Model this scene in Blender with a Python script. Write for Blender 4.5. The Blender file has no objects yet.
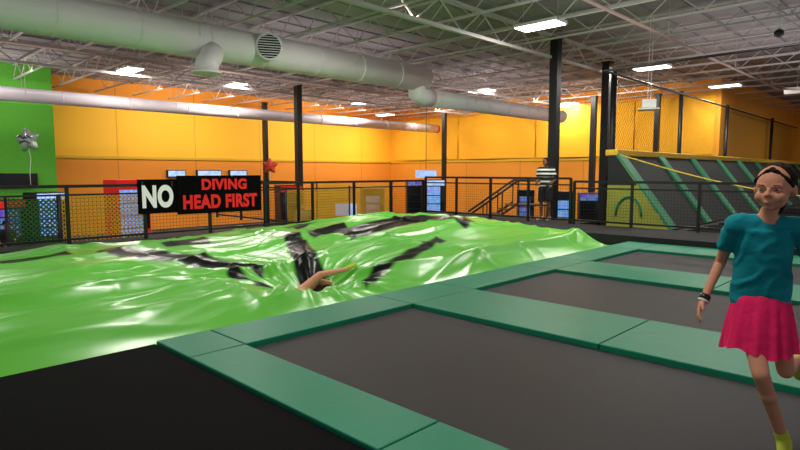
import bpy, bmesh, math, random
from mathutils import Vector, Matrix, noise, Euler
random.seed(4)
V = Vector; PI = math.pi
S = bpy.context.scene
C = S.collection
try: S.view_settings.view_transform = 'Standard'
except Exception: pass
# ---------------------------------------------------------------- camera
H = 1.5; FP = 570.0
PHI = math.radians(44.2); TH = math.atan(53/570)
Fh = V((math.cos(PHI), math.sin(PHI), 0)); Rv = V((math.sin(PHI), -math.cos(PHI), 0))
Fw = Fh*math.cos(TH) - V((0,0,math.sin(TH))); Up = Fh*math.sin(TH) + V((0,0,math.cos(TH)))
cam = bpy.data.objects.new('camera', bpy.data.cameras.new('camera')); C.objects.link(cam)
cam.location = (0,0,H); cam.rotation_euler = Fw.to_track_quat('-Z','Y').to_euler()
cam.data.sensor_width = 36; cam.data.lens = FP/800*36; S.camera = cam
CO = V((0,0,H))
def ray(px,py): return Fw + Rv*((px-400)/FP) + Up*((225-py)/FP)
def onz(px,py,z): d = ray(px,py); return CO + d*((z-H)/d.z)
def ony(px,py,y): d = ray(px,py); return CO + d*(y/d.y)
def onx(px,py,x): d = ray(px,py); return CO + d*(x/d.x)
def atd(px,py,D): d = ray(px,py); return CO + d*(D/d.dot(Fh))
# ---------------------------------------------------------------- materials
def lin(c):
    return tuple(((v/255)/12.92 if v/255 <= .04045 else ((v/255+.055)/1.055)**2.4) for v in c)+(1,)
def mat(name, rgb, rough=.6, metal=0, var=.08, nscale=6, bump=0, bscale=60, coat=0, emit=0, rgb2=None, spec=.5):
    m = bpy.data.materials.new(name); m.use_nodes = True; nt = m.node_tree; b = nt.nodes['Principled BSDF']
    tc = nt.nodes.new('ShaderNodeTexCoord'); n = nt.nodes.new('ShaderNodeTexNoise'); n.inputs['Scale'].default_value = nscale
    nt.links.new(tc.outputs['Object'], n.inputs['Vector'])
    r = nt.nodes.new('ShaderNodeMix'); r.data_type = 'RGBA'
    c = lin(rgb); c2 = lin(rgb2) if rgb2 else tuple(max(0,x*(1-var*2)) for x in c[:3])+(1,)
    r.inputs[6].default_value = c; r.inputs[7].default_value = c2
    nt.links.new(n.outputs['Fac'], r.inputs[0]); nt.links.new(r.outputs[2], b.inputs['Base Color'])
    b.inputs['Roughness'].default_value = rough; b.inputs['Metallic'].default_value = metal
    b.inputs['Coat Weight'].default_value = coat; b.inputs['Coat Roughness'].default_value = .12
    b.inputs['Specular IOR Level'].default_value = spec
    if emit:
        nt.links.new(r.outputs[2], b.inputs['Emission Color']); b.inputs['Emission Strength'].default_value = emit
    if bump:
        n2 = nt.nodes.new('ShaderNodeTexNoise'); n2.inputs['Scale'].default_value = bscale; n2.inputs['Detail'].default_value = 4
        bp = nt.nodes.new('ShaderNodeBump'); bp.inputs['Strength'].default_value = bump; bp.inputs['Distance'].default_value = .02
        nt.links.new(tc.outputs['Object'], n2.inputs['Vector']); nt.links.new(n2.outputs['Fac'], bp.inputs['Height']); nt.links.new(bp.outputs['Normal'], b.inputs['Normal'])
    return m
def mnode(nt, op, a, b=None):
    n = nt.nodes.new('ShaderNodeMath'); n.operation = op
    for i, v in enumerate((a, b)):
        if v is None: continue
        if isinstance(v, (int,float)): n.inputs[i].default_value = v
        else: nt.links.new(v, n.inputs[i])
    return n.outputs[0]
def net_mat(name, rgb, pitch, w, diamond=True):
    m = mat(name, rgb, .7); nt = m.node_tree; b = nt.nodes['Principled BSDF']
    g = nt.nodes.new('ShaderNodeNewGeometry'); s = nt.nodes.new('ShaderNodeSeparateXYZ'); nt.links.new(g.outputs['Position'], s.inputs[0])
    u = mnode(nt,'ADD', s.outputs[0], s.outputs[1]); z = s.outputs[2]
    a, c = (mnode(nt,'ADD',u,z), mnode(nt,'SUBTRACT',u,z)) if diamond else (u, z)
    fa = mnode(nt,'LESS_THAN', mnode(nt,'FRACT', mnode(nt,'DIVIDE',a,pitch)), w)
    fc = mnode(nt,'LESS_THAN', mnode(nt,'FRACT', mnode(nt,'DIVIDE',c,pitch)), w)
    nt.links.new(mnode(nt,'MAXIMUM',fa,fc), b.inputs['Alpha'])
    return m
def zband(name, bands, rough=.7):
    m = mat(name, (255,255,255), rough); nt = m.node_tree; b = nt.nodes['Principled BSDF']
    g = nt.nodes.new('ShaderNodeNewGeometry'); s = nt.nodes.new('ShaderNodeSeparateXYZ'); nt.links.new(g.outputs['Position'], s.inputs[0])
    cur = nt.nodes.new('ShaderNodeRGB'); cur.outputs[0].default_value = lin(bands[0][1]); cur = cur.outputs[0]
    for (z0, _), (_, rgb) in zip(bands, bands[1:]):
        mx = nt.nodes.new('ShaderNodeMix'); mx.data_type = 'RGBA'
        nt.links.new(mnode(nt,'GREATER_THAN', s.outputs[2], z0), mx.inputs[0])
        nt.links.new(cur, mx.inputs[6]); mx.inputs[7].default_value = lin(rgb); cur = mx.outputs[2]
    u = mnode(nt,'ADD', s.outputs[0], s.outputs[1])
    f = mnode(nt,'LESS_THAN', mnode(nt,'FRACT', mnode(nt,'DIVIDE',u,3.66)), .012)
    mx = nt.nodes.new('ShaderNodeMix'); mx.data_type = 'RGBA'; mx.blend_type = 'MULTIPLY'
    nt.links.new(f, mx.inputs[0]); nt.links.new(cur, mx.inputs[6]); mx.inputs[7].default_value = (.7,.65,.6,1); cur = mx.outputs[2]
    n = nt.nodes.new('ShaderNodeTexNoise'); n.inputs['Scale'].default_value = .35
    nt.links.new(g.outputs['Position'], n.inputs['Vector'])
    mx = nt.nodes.new('ShaderNodeMix'); mx.data_type = 'RGBA'; mx.blend_type = 'MULTIPLY'
    nt.links.new(n.outputs['Fac'], mx.inputs[0]); nt.links.new(cur, mx.inputs[6]); mx.inputs[7].default_value = (.95,.9,.8,1)
    nt.links.new(mx.outputs[2], b.inputs['Base Color'])
    return m
def goods(name, strength, base, mixf=.8):
    m = mat(name, base, .4); nt = m.node_tree; b = nt.nodes['Principled BSDF']
    tc = nt.nodes.new('ShaderNodeTexCoord'); mp = nt.nodes.new('ShaderNodeMapping'); mp.inputs['Scale'].default_value = (9,1,3.2)
    v = nt.nodes.new('ShaderNodeTexVoronoi'); v.inputs['Scale'].default_value = 1.0; v.inputs['Randomness'].default_value = .15
    nt.links.new(tc.outputs['Object'], mp.inputs[0]); nt.links.new(mp.outputs[0], v.inputs['Vector'])
    mx = nt.nodes.new('ShaderNodeMix'); mx.data_type = 'RGBA'; mx.inputs[0].default_value = mixf
    nt.links.new(v.outputs['Color'], mx.inputs[6]); mx.inputs[7].default_value = lin(base)
    nt.links.new(mx.outputs[2], b.inputs['Base Color']); nt.links.new(mx.outputs[2], b.inputs['Emission Color']); b.inputs['Emission Strength'].default_value = strength
    return m
M = dict(
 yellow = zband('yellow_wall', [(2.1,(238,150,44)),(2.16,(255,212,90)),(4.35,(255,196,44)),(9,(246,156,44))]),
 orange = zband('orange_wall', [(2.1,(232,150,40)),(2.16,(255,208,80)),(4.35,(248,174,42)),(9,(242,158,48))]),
 drape = mat('yellow_drape', (250,180,46), .85, var=.06, nscale=1, spec=.2),
 green_wall = mat('green_wall', (80,168,36), .7),
 ceil = mat('ceiling_deck', (160,149,153), .8, var=.06),
 steel_w = mat('white_steel', (206,197,196), .5),
 pipe = mat('sprinkler_pipe', (170,140,130), .5),
 duct = mat('duct_skin', (250,240,248), .5, var=.03, nscale=2),
 duct_white = mat('duct_bright', (255,248,252), .5, var=.02, nscale=2),
 black = mat('black_paint', (18,18,20), .45),
 rail = mat('black_rail', (14,14,16), .4),
 carpet = mat('grey_carpet', (62,58,60), .95, bump=.4, bscale=90),
 dark = mat('dark_platform', (24,23,26), .85, bump=.2),
 mesh_bed = mat('woven_bed', (20,19,25), .5, var=.15, nscale=1.2, bump=.3, bscale=420, rgb2=(14,13,18), spec=.25),
 foot_bed = mat('black_bed', (10,9,11), .9, var=.1, bump=.5, bscale=500, spec=.1),
 court_bed = mat('grey_bed', (20,27,25), .75, var=.1),
 pad = mat('teal_vinyl', (14,126,92), .46, var=.12, nscale=1.5, bump=.12, bscale=9, spec=.28),
 pad2 = mat('teal_vinyl_dark', (44,136,92), .5, var=.1, bump=.2, bscale=9),
 ypad = mat('yellow_vinyl', (226,180,40), .5),
 lime = mat('lime_panel', (158,164,58), .6, var=.2, nscale=2),
 net = net_mat('black_net', (20,20,20), .16, .09, True),
 netf = net_mat('rail_mesh', (20,20,20), .075, .07, False),
 nety = net_mat('yellow_mesh', (246,196,40), .10, .40, True),
 netg = net_mat('green_mesh', (50,110,44), .10, .50, True),
 white = mat('white_plastic', (235,235,232), .4),
 glow = mat('lamp_diffuser', (255,252,240), .5, var=0, emit=9),
 cool = goods('cooler_goods', .65, (90,150,235)),
 blue = goods('blue_goods', .5, (30,64,170)),
 lit = mat('lit_header', (80,140,225), .4, emit=.7, rgb2=(205,228,250), nscale=5),
 red = mat('red_vinyl', (205,30,28), .45),
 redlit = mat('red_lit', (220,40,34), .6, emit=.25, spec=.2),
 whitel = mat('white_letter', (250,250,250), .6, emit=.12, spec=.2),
 banner = mat('banner_black', (9,8,9), .9, spec=.08),
 skin = mat('skin', (208,144,114), .6, var=.05, nscale=9, spec=.3), skin2 = mat('skin_dark', (120,80,60), .55),
 skin3 = mat('skin_light', (226,150,116), .55),
 hair = mat('dark_hair', (46,29,22), .8, bump=.8, bscale=70, spec=.12, rgb2=(26,15,12), nscale=30),
 teal = mat('teal_cotton', (14,138,150), .85, bump=.6, bscale=11, spec=.2),
 pink = mat('pink_fabric', (236,34,100), .8, bump=.4, bscale=18, spec=.2),
 sock = mat('lime_sock', (190,206,60), .8),
 eye = mat('eye_white', (170,155,148), .4), iris = mat('iris', (34,22,16), .3), lips = mat('lips', (188,112,98), .5),
 navy = mat('dark_shorts', (26,28,36), .8), greyc = mat('grey_cotton', (130,140,150), .8), jeans = mat('blue_denim', (50,62,92), .8),
 silver = mat('silver_foil', (215,215,220), .3, metal=.6, var=.1), redfoil = mat('red_foil', (232,66,38), .35, metal=.1),
 string = mat('ribbon', (225,225,225), .6),
 rope = mat('yellow_rope', (222,190,60), .7),
 screen = mat('dark_screen', (20,24,30), .2),
)
def stripes():
    m = mat('striped_cotton', (255,255,255), .8); nt = m.node_tree; b = nt.nodes['Principled BSDF']
    g = nt.nodes.new('ShaderNodeNewGeometry'); s = nt.nodes.new('ShaderNodeSeparateXYZ'); nt.links.new(g.outputs['Position'], s.inputs[0])
    f = mnode(nt,'LESS_THAN', mnode(nt,'FRACT', mnode(nt,'DIVIDE', s.outputs[2], .11)), .45)
    mx = nt.nodes.new('ShaderNodeMix'); mx.data_type = 'RGBA'; nt.links.new(f, mx.inputs[0])
    mx.inputs[6].default_value = lin((24,24,28)); mx.inputs[7].default_value = lin((235,235,235)); nt.links.new(mx.outputs[2], b.inputs['Base Color'])
    return m
M['stripes'] = stripes()
def bagmat():
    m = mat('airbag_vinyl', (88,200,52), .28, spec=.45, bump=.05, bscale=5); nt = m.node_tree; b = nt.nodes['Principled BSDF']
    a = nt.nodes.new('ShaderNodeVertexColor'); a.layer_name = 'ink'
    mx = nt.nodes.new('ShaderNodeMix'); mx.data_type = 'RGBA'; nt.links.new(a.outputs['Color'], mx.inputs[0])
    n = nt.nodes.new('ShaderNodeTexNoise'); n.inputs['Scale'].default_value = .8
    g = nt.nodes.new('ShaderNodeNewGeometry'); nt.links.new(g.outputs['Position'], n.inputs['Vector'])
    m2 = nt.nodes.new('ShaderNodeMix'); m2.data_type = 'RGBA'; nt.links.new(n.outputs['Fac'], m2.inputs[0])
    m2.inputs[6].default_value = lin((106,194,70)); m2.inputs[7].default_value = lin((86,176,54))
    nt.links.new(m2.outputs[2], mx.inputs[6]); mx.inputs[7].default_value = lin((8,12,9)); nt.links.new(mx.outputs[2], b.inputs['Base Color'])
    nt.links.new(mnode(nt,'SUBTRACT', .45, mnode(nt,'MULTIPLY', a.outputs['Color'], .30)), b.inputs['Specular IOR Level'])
    return m
M['bag'] = bagmat()
# ---------------------------------------------------------------- helpers
def tag(o, label=None, cat=None, group=None, kind=None):
    if label: o['label'] = label
    if cat: o['category'] = cat
    if group: o['group'] = group
    if kind: o['kind'] = kind
    return o
def empty(name, loc, label, cat, group=None):
    o = bpy.data.objects.new(name, None); C.objects.link(o); o.location = loc; o.empty_display_size = .2
    return tag(o, label, cat, group)
def orient(d):
    return V(d).to_track_quat('Z','Y').to_matrix().to_4x4()
class MB:
    def __init__(s): s.bm = bmesh.new()
    def _sm(s, f0, on):
        s.bm.faces.ensure_lookup_table()
        for f in s.bm.faces[f0:]: f.smooth = on
    def box(s, c, size, rz=0, bev=0, rot=None):
        mt = Matrix.Translation(c) @ (rot.to_4x4() if rot else Matrix.Rotation(rz,4,'Z')) @ Matrix.Diagonal((*size,1))
        r = bmesh.ops.create_cube(s.bm, size=1, matrix=mt)
        if bev:
            es = list({e for v in r['verts'] for e in v.link_edges})
            bmesh.ops.bevel(s.bm, geom=es, offset=bev, segments=3, affect='EDGES', profile=.5)
        return s
    def bb(s, a, b, bev=0):
        a, b = V(a), V(b); return s.box((a+b)/2, [abs(x) for x in (b-a)], bev=bev)
    def cyl(s, p0, p1, r, r2=None, seg=10, caps=True):
        p0, p1 = V(p0), V(p1); d = p1-p0; f0 = len(s.bm.faces)
        bmesh.ops.create_cone(s.bm, cap_ends=caps, segments=seg, radius1=r, radius2=r if r2 is None else r2, depth=d.length, matrix=Matrix.Translation((p0+p1)/2)@orient(d))
        s.bm.faces.ensure_lookup_table()
        for f in s.bm.faces[f0:]: f.smooth = len(f.verts) == 4 and seg > 6
        return s
    def sph(s, c, rad, sub=2, rot=None):
        f0 = len(s.bm.faces)
        rad = (rad,)*3 if isinstance(rad,(int,float)) else rad
        bmesh.ops.create_icosphere(s.bm, subdivisions=sub, radius=1, matrix=Matrix.Translation(c)@(rot.to_4x4() if rot else Matrix())@Matrix.Diagonal((*rad,1)))
        s._sm(f0, True); return s
    def cap(s, p0, r0, p1, r1, seg=14):
        s.cyl(p0,p1,r0,r1,seg); s.sph(p0,r0); s.sph(p1,r1); return s
    def tube(s, pts, r, seg=12):
        pts = [V(p) for p in pts]; rr = r if isinstance(r,(list,tuple)) else [r]*len(pts); rings = []; n = None
        for i, p in enumerate(pts):
            t = (pts[min(i+1,len(pts)-1)]-pts[max(i-1,0)]).normalized()
            if n is None: n = t.orthogonal().normalized()
            n = (n - t*n.dot(t)).normalized(); b = t.cross(n)
            rings.append([s.bm.verts.new(p+(n*math.cos(a)+b*math.sin(a))*rr[i]) for a in [2*PI*k/seg for k in range(seg)]])
        for a, b in zip(rings, rings[1:]):
            for k in range(seg):
                f = s.bm.faces.new((a[k],a[(k+1)%seg],b[(k+1)%seg],b[k])); f.smooth = True
        s.bm.faces.new(list(reversed(rings[0]))); s.bm.faces.new(rings[-1]); return s
    def poly(s, pts, thick=None):
        vs = [s.bm.verts.new(p) for p in pts]; f = s.bm.faces.new(vs)
        if thick:
            r = bmesh.ops.extrude_face_region(s.bm, geom=[f]); bmesh.ops.translate(s.bm, verts=[g for g in r['geom'] if isinstance(g,bmesh.types.BMVert)], vec=V(thick))
        return s
    def build(s, name, m, parent=None, label=None, cat=None, group=None, kind=None):
        me = bpy.data.meshes.new(name); 
        bmesh.ops.recalc_face_normals(s.bm, faces=s.bm.faces[:]); s.bm.to_mesh(me); s.bm.free(); me.materials.append(m)
        return place(name, me, parent, label, cat, group, kind)
def place(name, me, parent=None, label=None, cat=None, group=None, kind=None):
    o = bpy.data.objects.new(name, me); C.objects.link(o)
    if parent:
        off = V((0,0,0)); q = parent
        while q: off += q.location; q = q.parent
        me.transform(Matrix.Translation(-off)); o.parent = parent
    else:
        xs = [v.co for v in me.vertices]
        c = V(((min(v.x for v in xs)+max(v.x for v in xs))/2, (min(v.y for v in xs)+max(v.y for v in xs))/2, min(v.z for v in xs)))
        me.transform(Matrix.Translation(-c)); o.location = c
    return tag(o, label, cat, group, kind)
def struct(mb, name, m): return mb.build(name, m, kind='structure')
def blob(name, mb, voxel, m, parent, it=3, clips=()):
    me = bpy.data.meshes.new('tmp'); mb.bm.to_mesh(me); mb.bm.free()
    t = bpy.data.objects.new('tmp', me); C.objects.link(t)
    r = t.modifiers.new('r','REMESH'); r.mode = 'VOXEL'; r.voxel_size = voxel; r.use_smooth_shade = True
    if it: q = t.modifiers.new('s','SMOOTH'); q.factor = .5; q.iterations = it
    bpy.context.view_layer.update()
    e = t.evaluated_get(bpy.context.evaluated_depsgraph_get()); me2 = bpy.data.meshes.new_from_object(e)
    bpy.data.objects.remove(t); bpy.data.meshes.remove(me)
    if clips:
        bm = bmesh.new(); bm.from_mesh(me2)
        for co, no in clips: bmesh.ops.bisect_plane(bm, geom=bm.verts[:]+bm.edges[:]+bm.faces[:], plane_co=co, plane_no=no, clear_outer=True)
        bm.to_mesh(me2); bm.free()
    for p in me2.polygons: p.use_smooth = True
    me2.materials.clear(); me2.materials.append(m); me2.name = name
    return place(name, me2, parent)
def text(body, m, parent, center, width, height, name, rot=(PI/2,0,0), ext=.004, bold=.03):
    cu = bpy.data.curves.new('t','FONT'); cu.body = body; cu.size = 1; cu.extrude = ext; cu.offset = bold; cu.space_character = 1.08
    t = bpy.data.objects.new('t', cu); C.objects.link(t); bpy.context.view_layer.update()
    me = bpy.data.meshes.new_from_object(t.evaluated_get(bpy.context.evaluated_depsgraph_get()))
    bpy.data.objects.remove(t)
    xs = [v.co.x for v in me.vertices]; ys = [v.co.y for v in me.vertices]
    cx, cy = (min(xs)+max(xs))/2, (min(ys)+max(ys))/2; sx, sy = width/(max(xs)-min(xs)), height/(max(ys)-min(ys))
    for v in me.vertices: v.co = V(((v.co.x-cx)*sx, (v.co.y-cy)*sy, v.co.z))
    me.transform(Matrix.Translation(center)@Euler(rot).to_matrix().to_4x4()); me.materials.clear(); me.materials.append(m)
    return place(name, me, parent)
ORD = ['first','second','third','fourth','fifth','sixth','seventh','eighth','ninth','tenth']
# ---------------------------------------------------------------- setting
ZF = -1.2; YW = 27.0; XW = 26.9; ZC = 5.55; XE = 42.0; YR = 7.3
struct(MB().bb((-9,-6,ZF-.1),(XE,YW,ZF)), 'floor', M['carpet'])
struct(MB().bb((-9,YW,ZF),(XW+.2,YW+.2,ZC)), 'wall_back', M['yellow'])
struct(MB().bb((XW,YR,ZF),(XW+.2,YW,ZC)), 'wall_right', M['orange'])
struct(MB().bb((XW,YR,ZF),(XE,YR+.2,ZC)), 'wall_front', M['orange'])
struct(MB().bb((XE,-6,ZF),(XE+.2,YR+.2,ZC)), 'wall_far', M['orange'])
struct(MB().bb((-9,25.3,ZF),(6.7,YW-.01,ZC)), 'wall_left', M['green_wall'])
cb = MB().bb((-9,-6,ZC),(XE+.2,YW+.2,ZC+.1))
for k in range(40): cb.bb((-9,-6+k*.84,ZC-.04),(XE,-5.7+k*.84,ZC))
struct(cb, 'ceiling', M['ceil'])
struct(MB().bb((-6,-4,ZF),(12.2,4.99,-.12)), 'floor_deck', M['dark'])
struct(MB().bb((12.2,-4,ZF),(14.15,13.0,.13)).bb((14.15,7.15,ZF),(15.5,13.0,.13)), 'floor_platform_side', M['dark'])
struct(MB().bb((-6,12.15,ZF),(12.2,13.0,.07)), 'floor_platform_back', M['dark'])
struct(MB().bb((14.15,-4,ZF),(XE,7.1,0)), 'floor_court', M['dark'])
struct(MB().bb((6.8,YW-.06,2.08),(XW,YW,2.2)), 'trim_1', M['ypad'])
struct(MB().bb((XW-.06,YR,2.08),(XW,YW-.06,2.2)), 'trim_2', M['ypad'])
# softly draped cloth panels high on the orange wall, the full height of the upper wall
def drape(a0, a1, lb):
    mb = MB(); bm = mb.bm; N, K = 70, 16; g = []
    for i in range(N+1):
        s = i/N; row = []
        for k in range(K+1):
            t = k/K; z = 4.75-2.5*t; fan = (s-.5)/(.25+.9*t)
            off = .09+.07*(1-(2*s-1)**2)*t+.035*math.sin(fan*9)*(1-.3*t)
            row.append(bm.verts.new((XW-off,a0+(a1-a0)*s,z)))
        g.append(row)
    for i in range(N):
        for k in range(K): f = bm.faces.new((g[i][k],g[i+1][k],g[i+1][k+1],g[i][k+1])); f.smooth = True
    r = empty('wall_drape', (XW-.1,(a0+a1)/2,2.25), lb, 'wall drape', 'yellow cloth drapes on the orange wall')
    mb.build('cloth', M['drape'], r)
    MB().cyl((XW-.05,a0,4.76),(XW-.05,a1,4.76),.03,seg=8).build('hanging_rod', M['ypad'], r)
for k,(a,b) in enumerate(((21.3,26.6),(16.1,21.25),(10.9,16.05),(7.5,10.85))):
    drape(a,b,'softly draped yellow cloth on the orange wall, %s from the room corner'%ORD[k])
# ---------------------------------------------------------------- roof steel
def joist(a, b, z0, z1, pitch, ch=.045, wr=.014):
    mb = MB(); a = V(a); b = V(b); d = (b-a); L = d.length; d.normalize()
    rz = math.atan2(d.y,d.x)
    for z in (z0,z1): mb.box(((a+b)/2+V((0,0,z))), (L,ch*1.3,ch), rz)
    n = int(L/pitch)
    for i in range(n):
        p, q, r = a+d*(i*pitch), a+d*((i+.5)*pitch), a+d*((i+1)*pitch)
        mb.cyl(p+V((0,0,z1)), q+V((0,0,z0)), wr, seg=5, caps=False); mb.cyl(q+V((0,0,z0)), r+V((0,0,z1)), wr, seg=5, caps=False)
    return mb
j0 = None; j1 = None
JL = 'white open-web steel joist with zigzag bracing under the roof deck'
for i in range(17):
    x = .6+1.62*i
    if j0 is None: j0 = joist((x,-4,0),(x,26.8,0),4.93,5.45,1.25).build('ceiling_joist', M['steel_w'], None, JL,'joist','open-web joists across the ceiling')
    else: o = j0.copy(); C.objects.link(o); o.location.x = x
for i in range(6):
    x = 28.5+2.4*i
    if j1 is None: j1 = joist((x,-4,0),(x,7.2,0),4.93,5.45,1.25).build('ceiling_joist', M['steel_w'], None, 'short white open-web joist over the far right court','joist','short joists over the far court')
    else: o = j1.copy(); C.objects.link(o); o.location.x = x
for y, w in ((8.5,'over the thick black column by the platform'),(20.15,'over the black column behind the banner'),(2.0,'over the trampolines in the foreground'),(14.2,'between the two long ducts')):
    joist((-6,y,0),(26.7,y,0),4.75,5.36,1.6,.08,.022).build('roof_girder', M['steel_w'], None, 'deep white steel truss girder running '+w,'girder')
for y, z, w in ((5.0,4.6,'nearest the trampolines'),(16.5,4.6,'between the two ducts')):
    r = empty('sprinkler_pipe', (10,y,z), 'long thin sprinkler pipe under the joists, '+w,'pipe')
    MB().cyl((-6,y,z),(26.5,y,z),.035,seg=8).build('pipe_run', M['pipe'], r)
    for x in (2.47,8.08,13.69,19.3,24.0): MB().cyl((x+.4,y,z),(x+.4,y,ZC-.04),.008,seg=5).build('hanger_rod', M['steel_w'], r)
def column(px, D, ztop, w, zbot, label):
    p = atd(px,172,D); r = empty('steel_column', (p.x,p.y,zbot), label, 'column')
    MB().box((p.x,p.y,(zbot+ztop)/2),(w,w,ztop-zbot)).build('shaft', M['black'], r)
    MB().box((p.x,p.y,zbot+.015),(w*1.8,w*1.8,.03)).build('base_plate', M['black'], r)
    MB().box((p.x,p.y,ztop-.02),(w*1.3,w*1.3,.04)).build('cap_plate', M['black'], r)
column(553,16.6,5.3,.24,.13,'thick black steel column rising beside the person in stripes')
column(299,24,5.1,.24,ZF,'black steel column behind the rail, right of the banner')
column(266,28,4.85,.2,ZF,'slim black column behind the red star balloon')
column(444,32,4.85,.2,ZF,'distant black column right of the end of the thin duct')
column(592,25.6,4.85,.22,ZF,'distant black column just left of the tall column by the slanted wall')
column(604,18.6,5.0,.24,ZF,'tall black column just left of the net post')
column(655,25.0,4.85,.2,ZF,'black column against the orange wall behind the net')
# ---------------------------------------------------------------- ducts
def ring_duct(mb, y, z, x0, x1, r, step=1.5):
    mb.cyl((x0,y,z),(x1,y,z),r,seg=32)
    x = x0+.3
    while x < x1: mb.cyl((x-.02,y,z),(x+.02,y,z),r+.012,seg=32); x += step
def straps(xs, y, z, rr, r):
    for x in xs:
        for s in (-1,1): MB().cyl((x,y+s*(rr+.005),z),(x,y+s*(rr+.005),ZC-.04),.008,seg=5).build('hanger_rod', M['steel_w'], r)
r = empty('air_duct', (4,12.2,4.3), 'big pale round air duct crossing the upper left, with round grille and curved lower branch', 'duct')
mb = MB(); ring_duct(mb,12.2,4.4,-6,13.6,.39); mb.sph((13.6,12.2,4.4),(.2,.39,.39),3); mb.build('duct_body', M['duct'], r)
straps((1.2,6,10.5),12.2,4.4,.39,r); straps((16,20),12.2,3.85,.27,r)
x = ony(196,66,12.2).x
MB().tube([(x+.25,11.95,4.15),(x+.15,11.8,3.98),(x,11.7,3.82),(x-.02,11.68,3.62)],[.24,.24,.24,.25],20).build('elbow', M['duct'], r)
MB().cyl((x-.02,11.68,3.6),(x-.02,11.68,3.64),.31,seg=24).build('outlet_flange', M['duct'], r)
p = ony(270,44,11.7); d = V((-.45,-.85,-.12)).normalized(); c0 = V((p.x,11.75,4.42))
o = MB().cyl(c0-d*.35,c0+d*.12,.31,seg=28).build('grille_stub', M['duct'], r)
MB().cyl(c0+d*.115,c0+d*.13,.265,seg=28).build('grille_recess', M['screen'], o)
g = MB(); sd = d.cross(V((0,0,1))).normalized(); ud = sd.cross(d)
for k in range(-4,5):
    h = k*.055; w = math.sqrt(max(.265**2-h*h,.001))
    g.cyl(c0+d*.14+ud*h-sd*w, c0+d*.14+ud*h+sd*w, .010, seg=6)
g.build('louvre', M['duct'], o)
mb = MB(); ring_duct(mb,12.2,3.85,13.9,22.4,.27,1.3); mb.build('branch_duct', M['duct_white'], r)
MB().tube([(13.5,12.2,4.5),(13.3,12.2,4.2),(13.3,12.2,3.95),(13.55,12.2,3.86),(13.95,12.2,3.85)],[.27,.28,.29,.29,.28],22).build('branch_elbow', M['duct_white'], r)
r = empty('air_duct', (10,22,3.8), 'long thin pale duct running in front of the yellow wall', 'duct')
mb = MB(); ring_duct(mb,22,4.0,-3,25.6,.23,2.2); mb.build('duct_body', M['duct'], r)
straps((5,10,16,21),22,4.0,.23,r)
MB().cyl((25.6,22,4.0),(25.75,22,4.0),.24,seg=24).build('end_cap', M['red'], r)
r = empty('air_duct', (25.5,1.5,4.4), 'narrow pale duct high at the right beyond the net','duct')
MB().cyl((25.5,4.8,4.5),(25.5,-3,4.5),.12,seg=16).build('duct_body', M['duct_white'], r)
for y in (4.4,1,-2.5): MB().cyl((25.5,y,4.5),(25.5,y,ZC-.04),.01,seg=5).build('hanger_rod', M['steel_w'], r)
# ---------------------------------------------------------------- ceiling lights and added fill lights
LP = [(540,26,'biggest lit ceiling lamp, left above the thick black column'),(652,68,'ceiling lamp right of the thick black column'),(725,86,'small ceiling lamp furthest right'),
 (130,70,'ceiling lamp furthest left, below the big duct'),(235,85,'ceiling lamp below the round duct grille'),(362,103,'small ceiling lamp above the thin duct'),
 (482,91,'ceiling lamp above the short curved duct'),(567,104,'small ceiling lamp right of the thick column'),(385,115,'tiny ceiling lamp near the room corner')]
for px, py, lb in LP:
    p = onz(px,py,4.9); r = empty('ceiling_light', (p.x,p.y,4.88), lb, 'ceiling light', 'lit ceiling lamps')
    MB().bb((p.x-.28,p.y-.55,4.9),(p.x+.28,p.y+.55,4.97)).build('housing', M['white'], r)
    MB().bb((p.x-.25,p.y-.52,4.88),(p.x+.25,p.y+.52,4.9)).build('diffuser', M['glow'], r)
    for s in (-.45,.45): MB().cyl((p.x,p.y+s,4.97),(p.x,p.y+s,5.5),.008,seg=5).build('hanger', M['steel_w'], r)
def area(x,y,z,w,e,col=(1,.95,.88),up=False,hh=None):
    l = bpy.data.lights.new('lamp','AREA'); l.shape = 'RECTANGLE'; l.size = w; l.size_y = hh or w*.6; l.energy = e; l.color = col
    o = bpy.data.objects.new('lamp', l); C.objects.link(o); o.location = (x,y,z)
    if up: o.rotation_euler = (PI,0,0)
for px,py,_ in LP: p = onz(px,py,4.86); area(p.x,p.y,4.86,.5,170,hh=1.0)
for x,y in ((4,8),(9,9),(2,2),(8,1.5),(-2,9),(13,3),(20,2),(3,20),(9,15),(33,2)): area(x,y,4.86,.5,130,hh=1.0)  # extra lamps without housings, added to light the bag, floor and far court
for x,y in ((2,4),(10,4),(19,4),(2,15),(11,15),(20,15),(4,23),(13,23),(22,23)): area(x,y,4.05,6.0,66,(1,.97,.97),True,5.0)  # upward fill added to brighten the roof, no fixtures here
for x,y,e in ((12,23.6,170),(20,23.6,170),(3.5,22.5,100)):  # added fill without fixtures, brightens the back wall
    l = bpy.data.lights.new('wall_fill_light','AREA'); l.shape = 'RECTANGLE'; l.size = 5; l.size_y = .4; l.energy = e; l.color = (1,.93,.8)
    o = bpy.data.objects.new('wall_fill_light', l); C.objects.link(o); o.location = (x,y,4.8); o.rotation_euler = (math.radians(52),0,0)
for y,e in ((12,150),(19,160)):  # same kind of added fill, aimed at the right wall
    l = bpy.data.lights.new('wall_fill_light','AREA'); l.shape = 'RECTANGLE'; l.size = .4; l.size_y = 5; l.energy = e; l.color = (1,.93,.8)
    o = bpy.data.objects.new('wall_fill_light', l); C.objects.link(o); o.location = (23.4,y,4.8); o.rotation_euler = (0,math.radians(-52),0)
w = bpy.data.worlds.new('w'); S.world = w; w.use_nodes = True
w.node_tree.nodes['Background'].inputs[0].default_value = (.76,.74,.80,1); w.node_tree.nodes['Background'].inputs[1].default_value = .5
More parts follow.
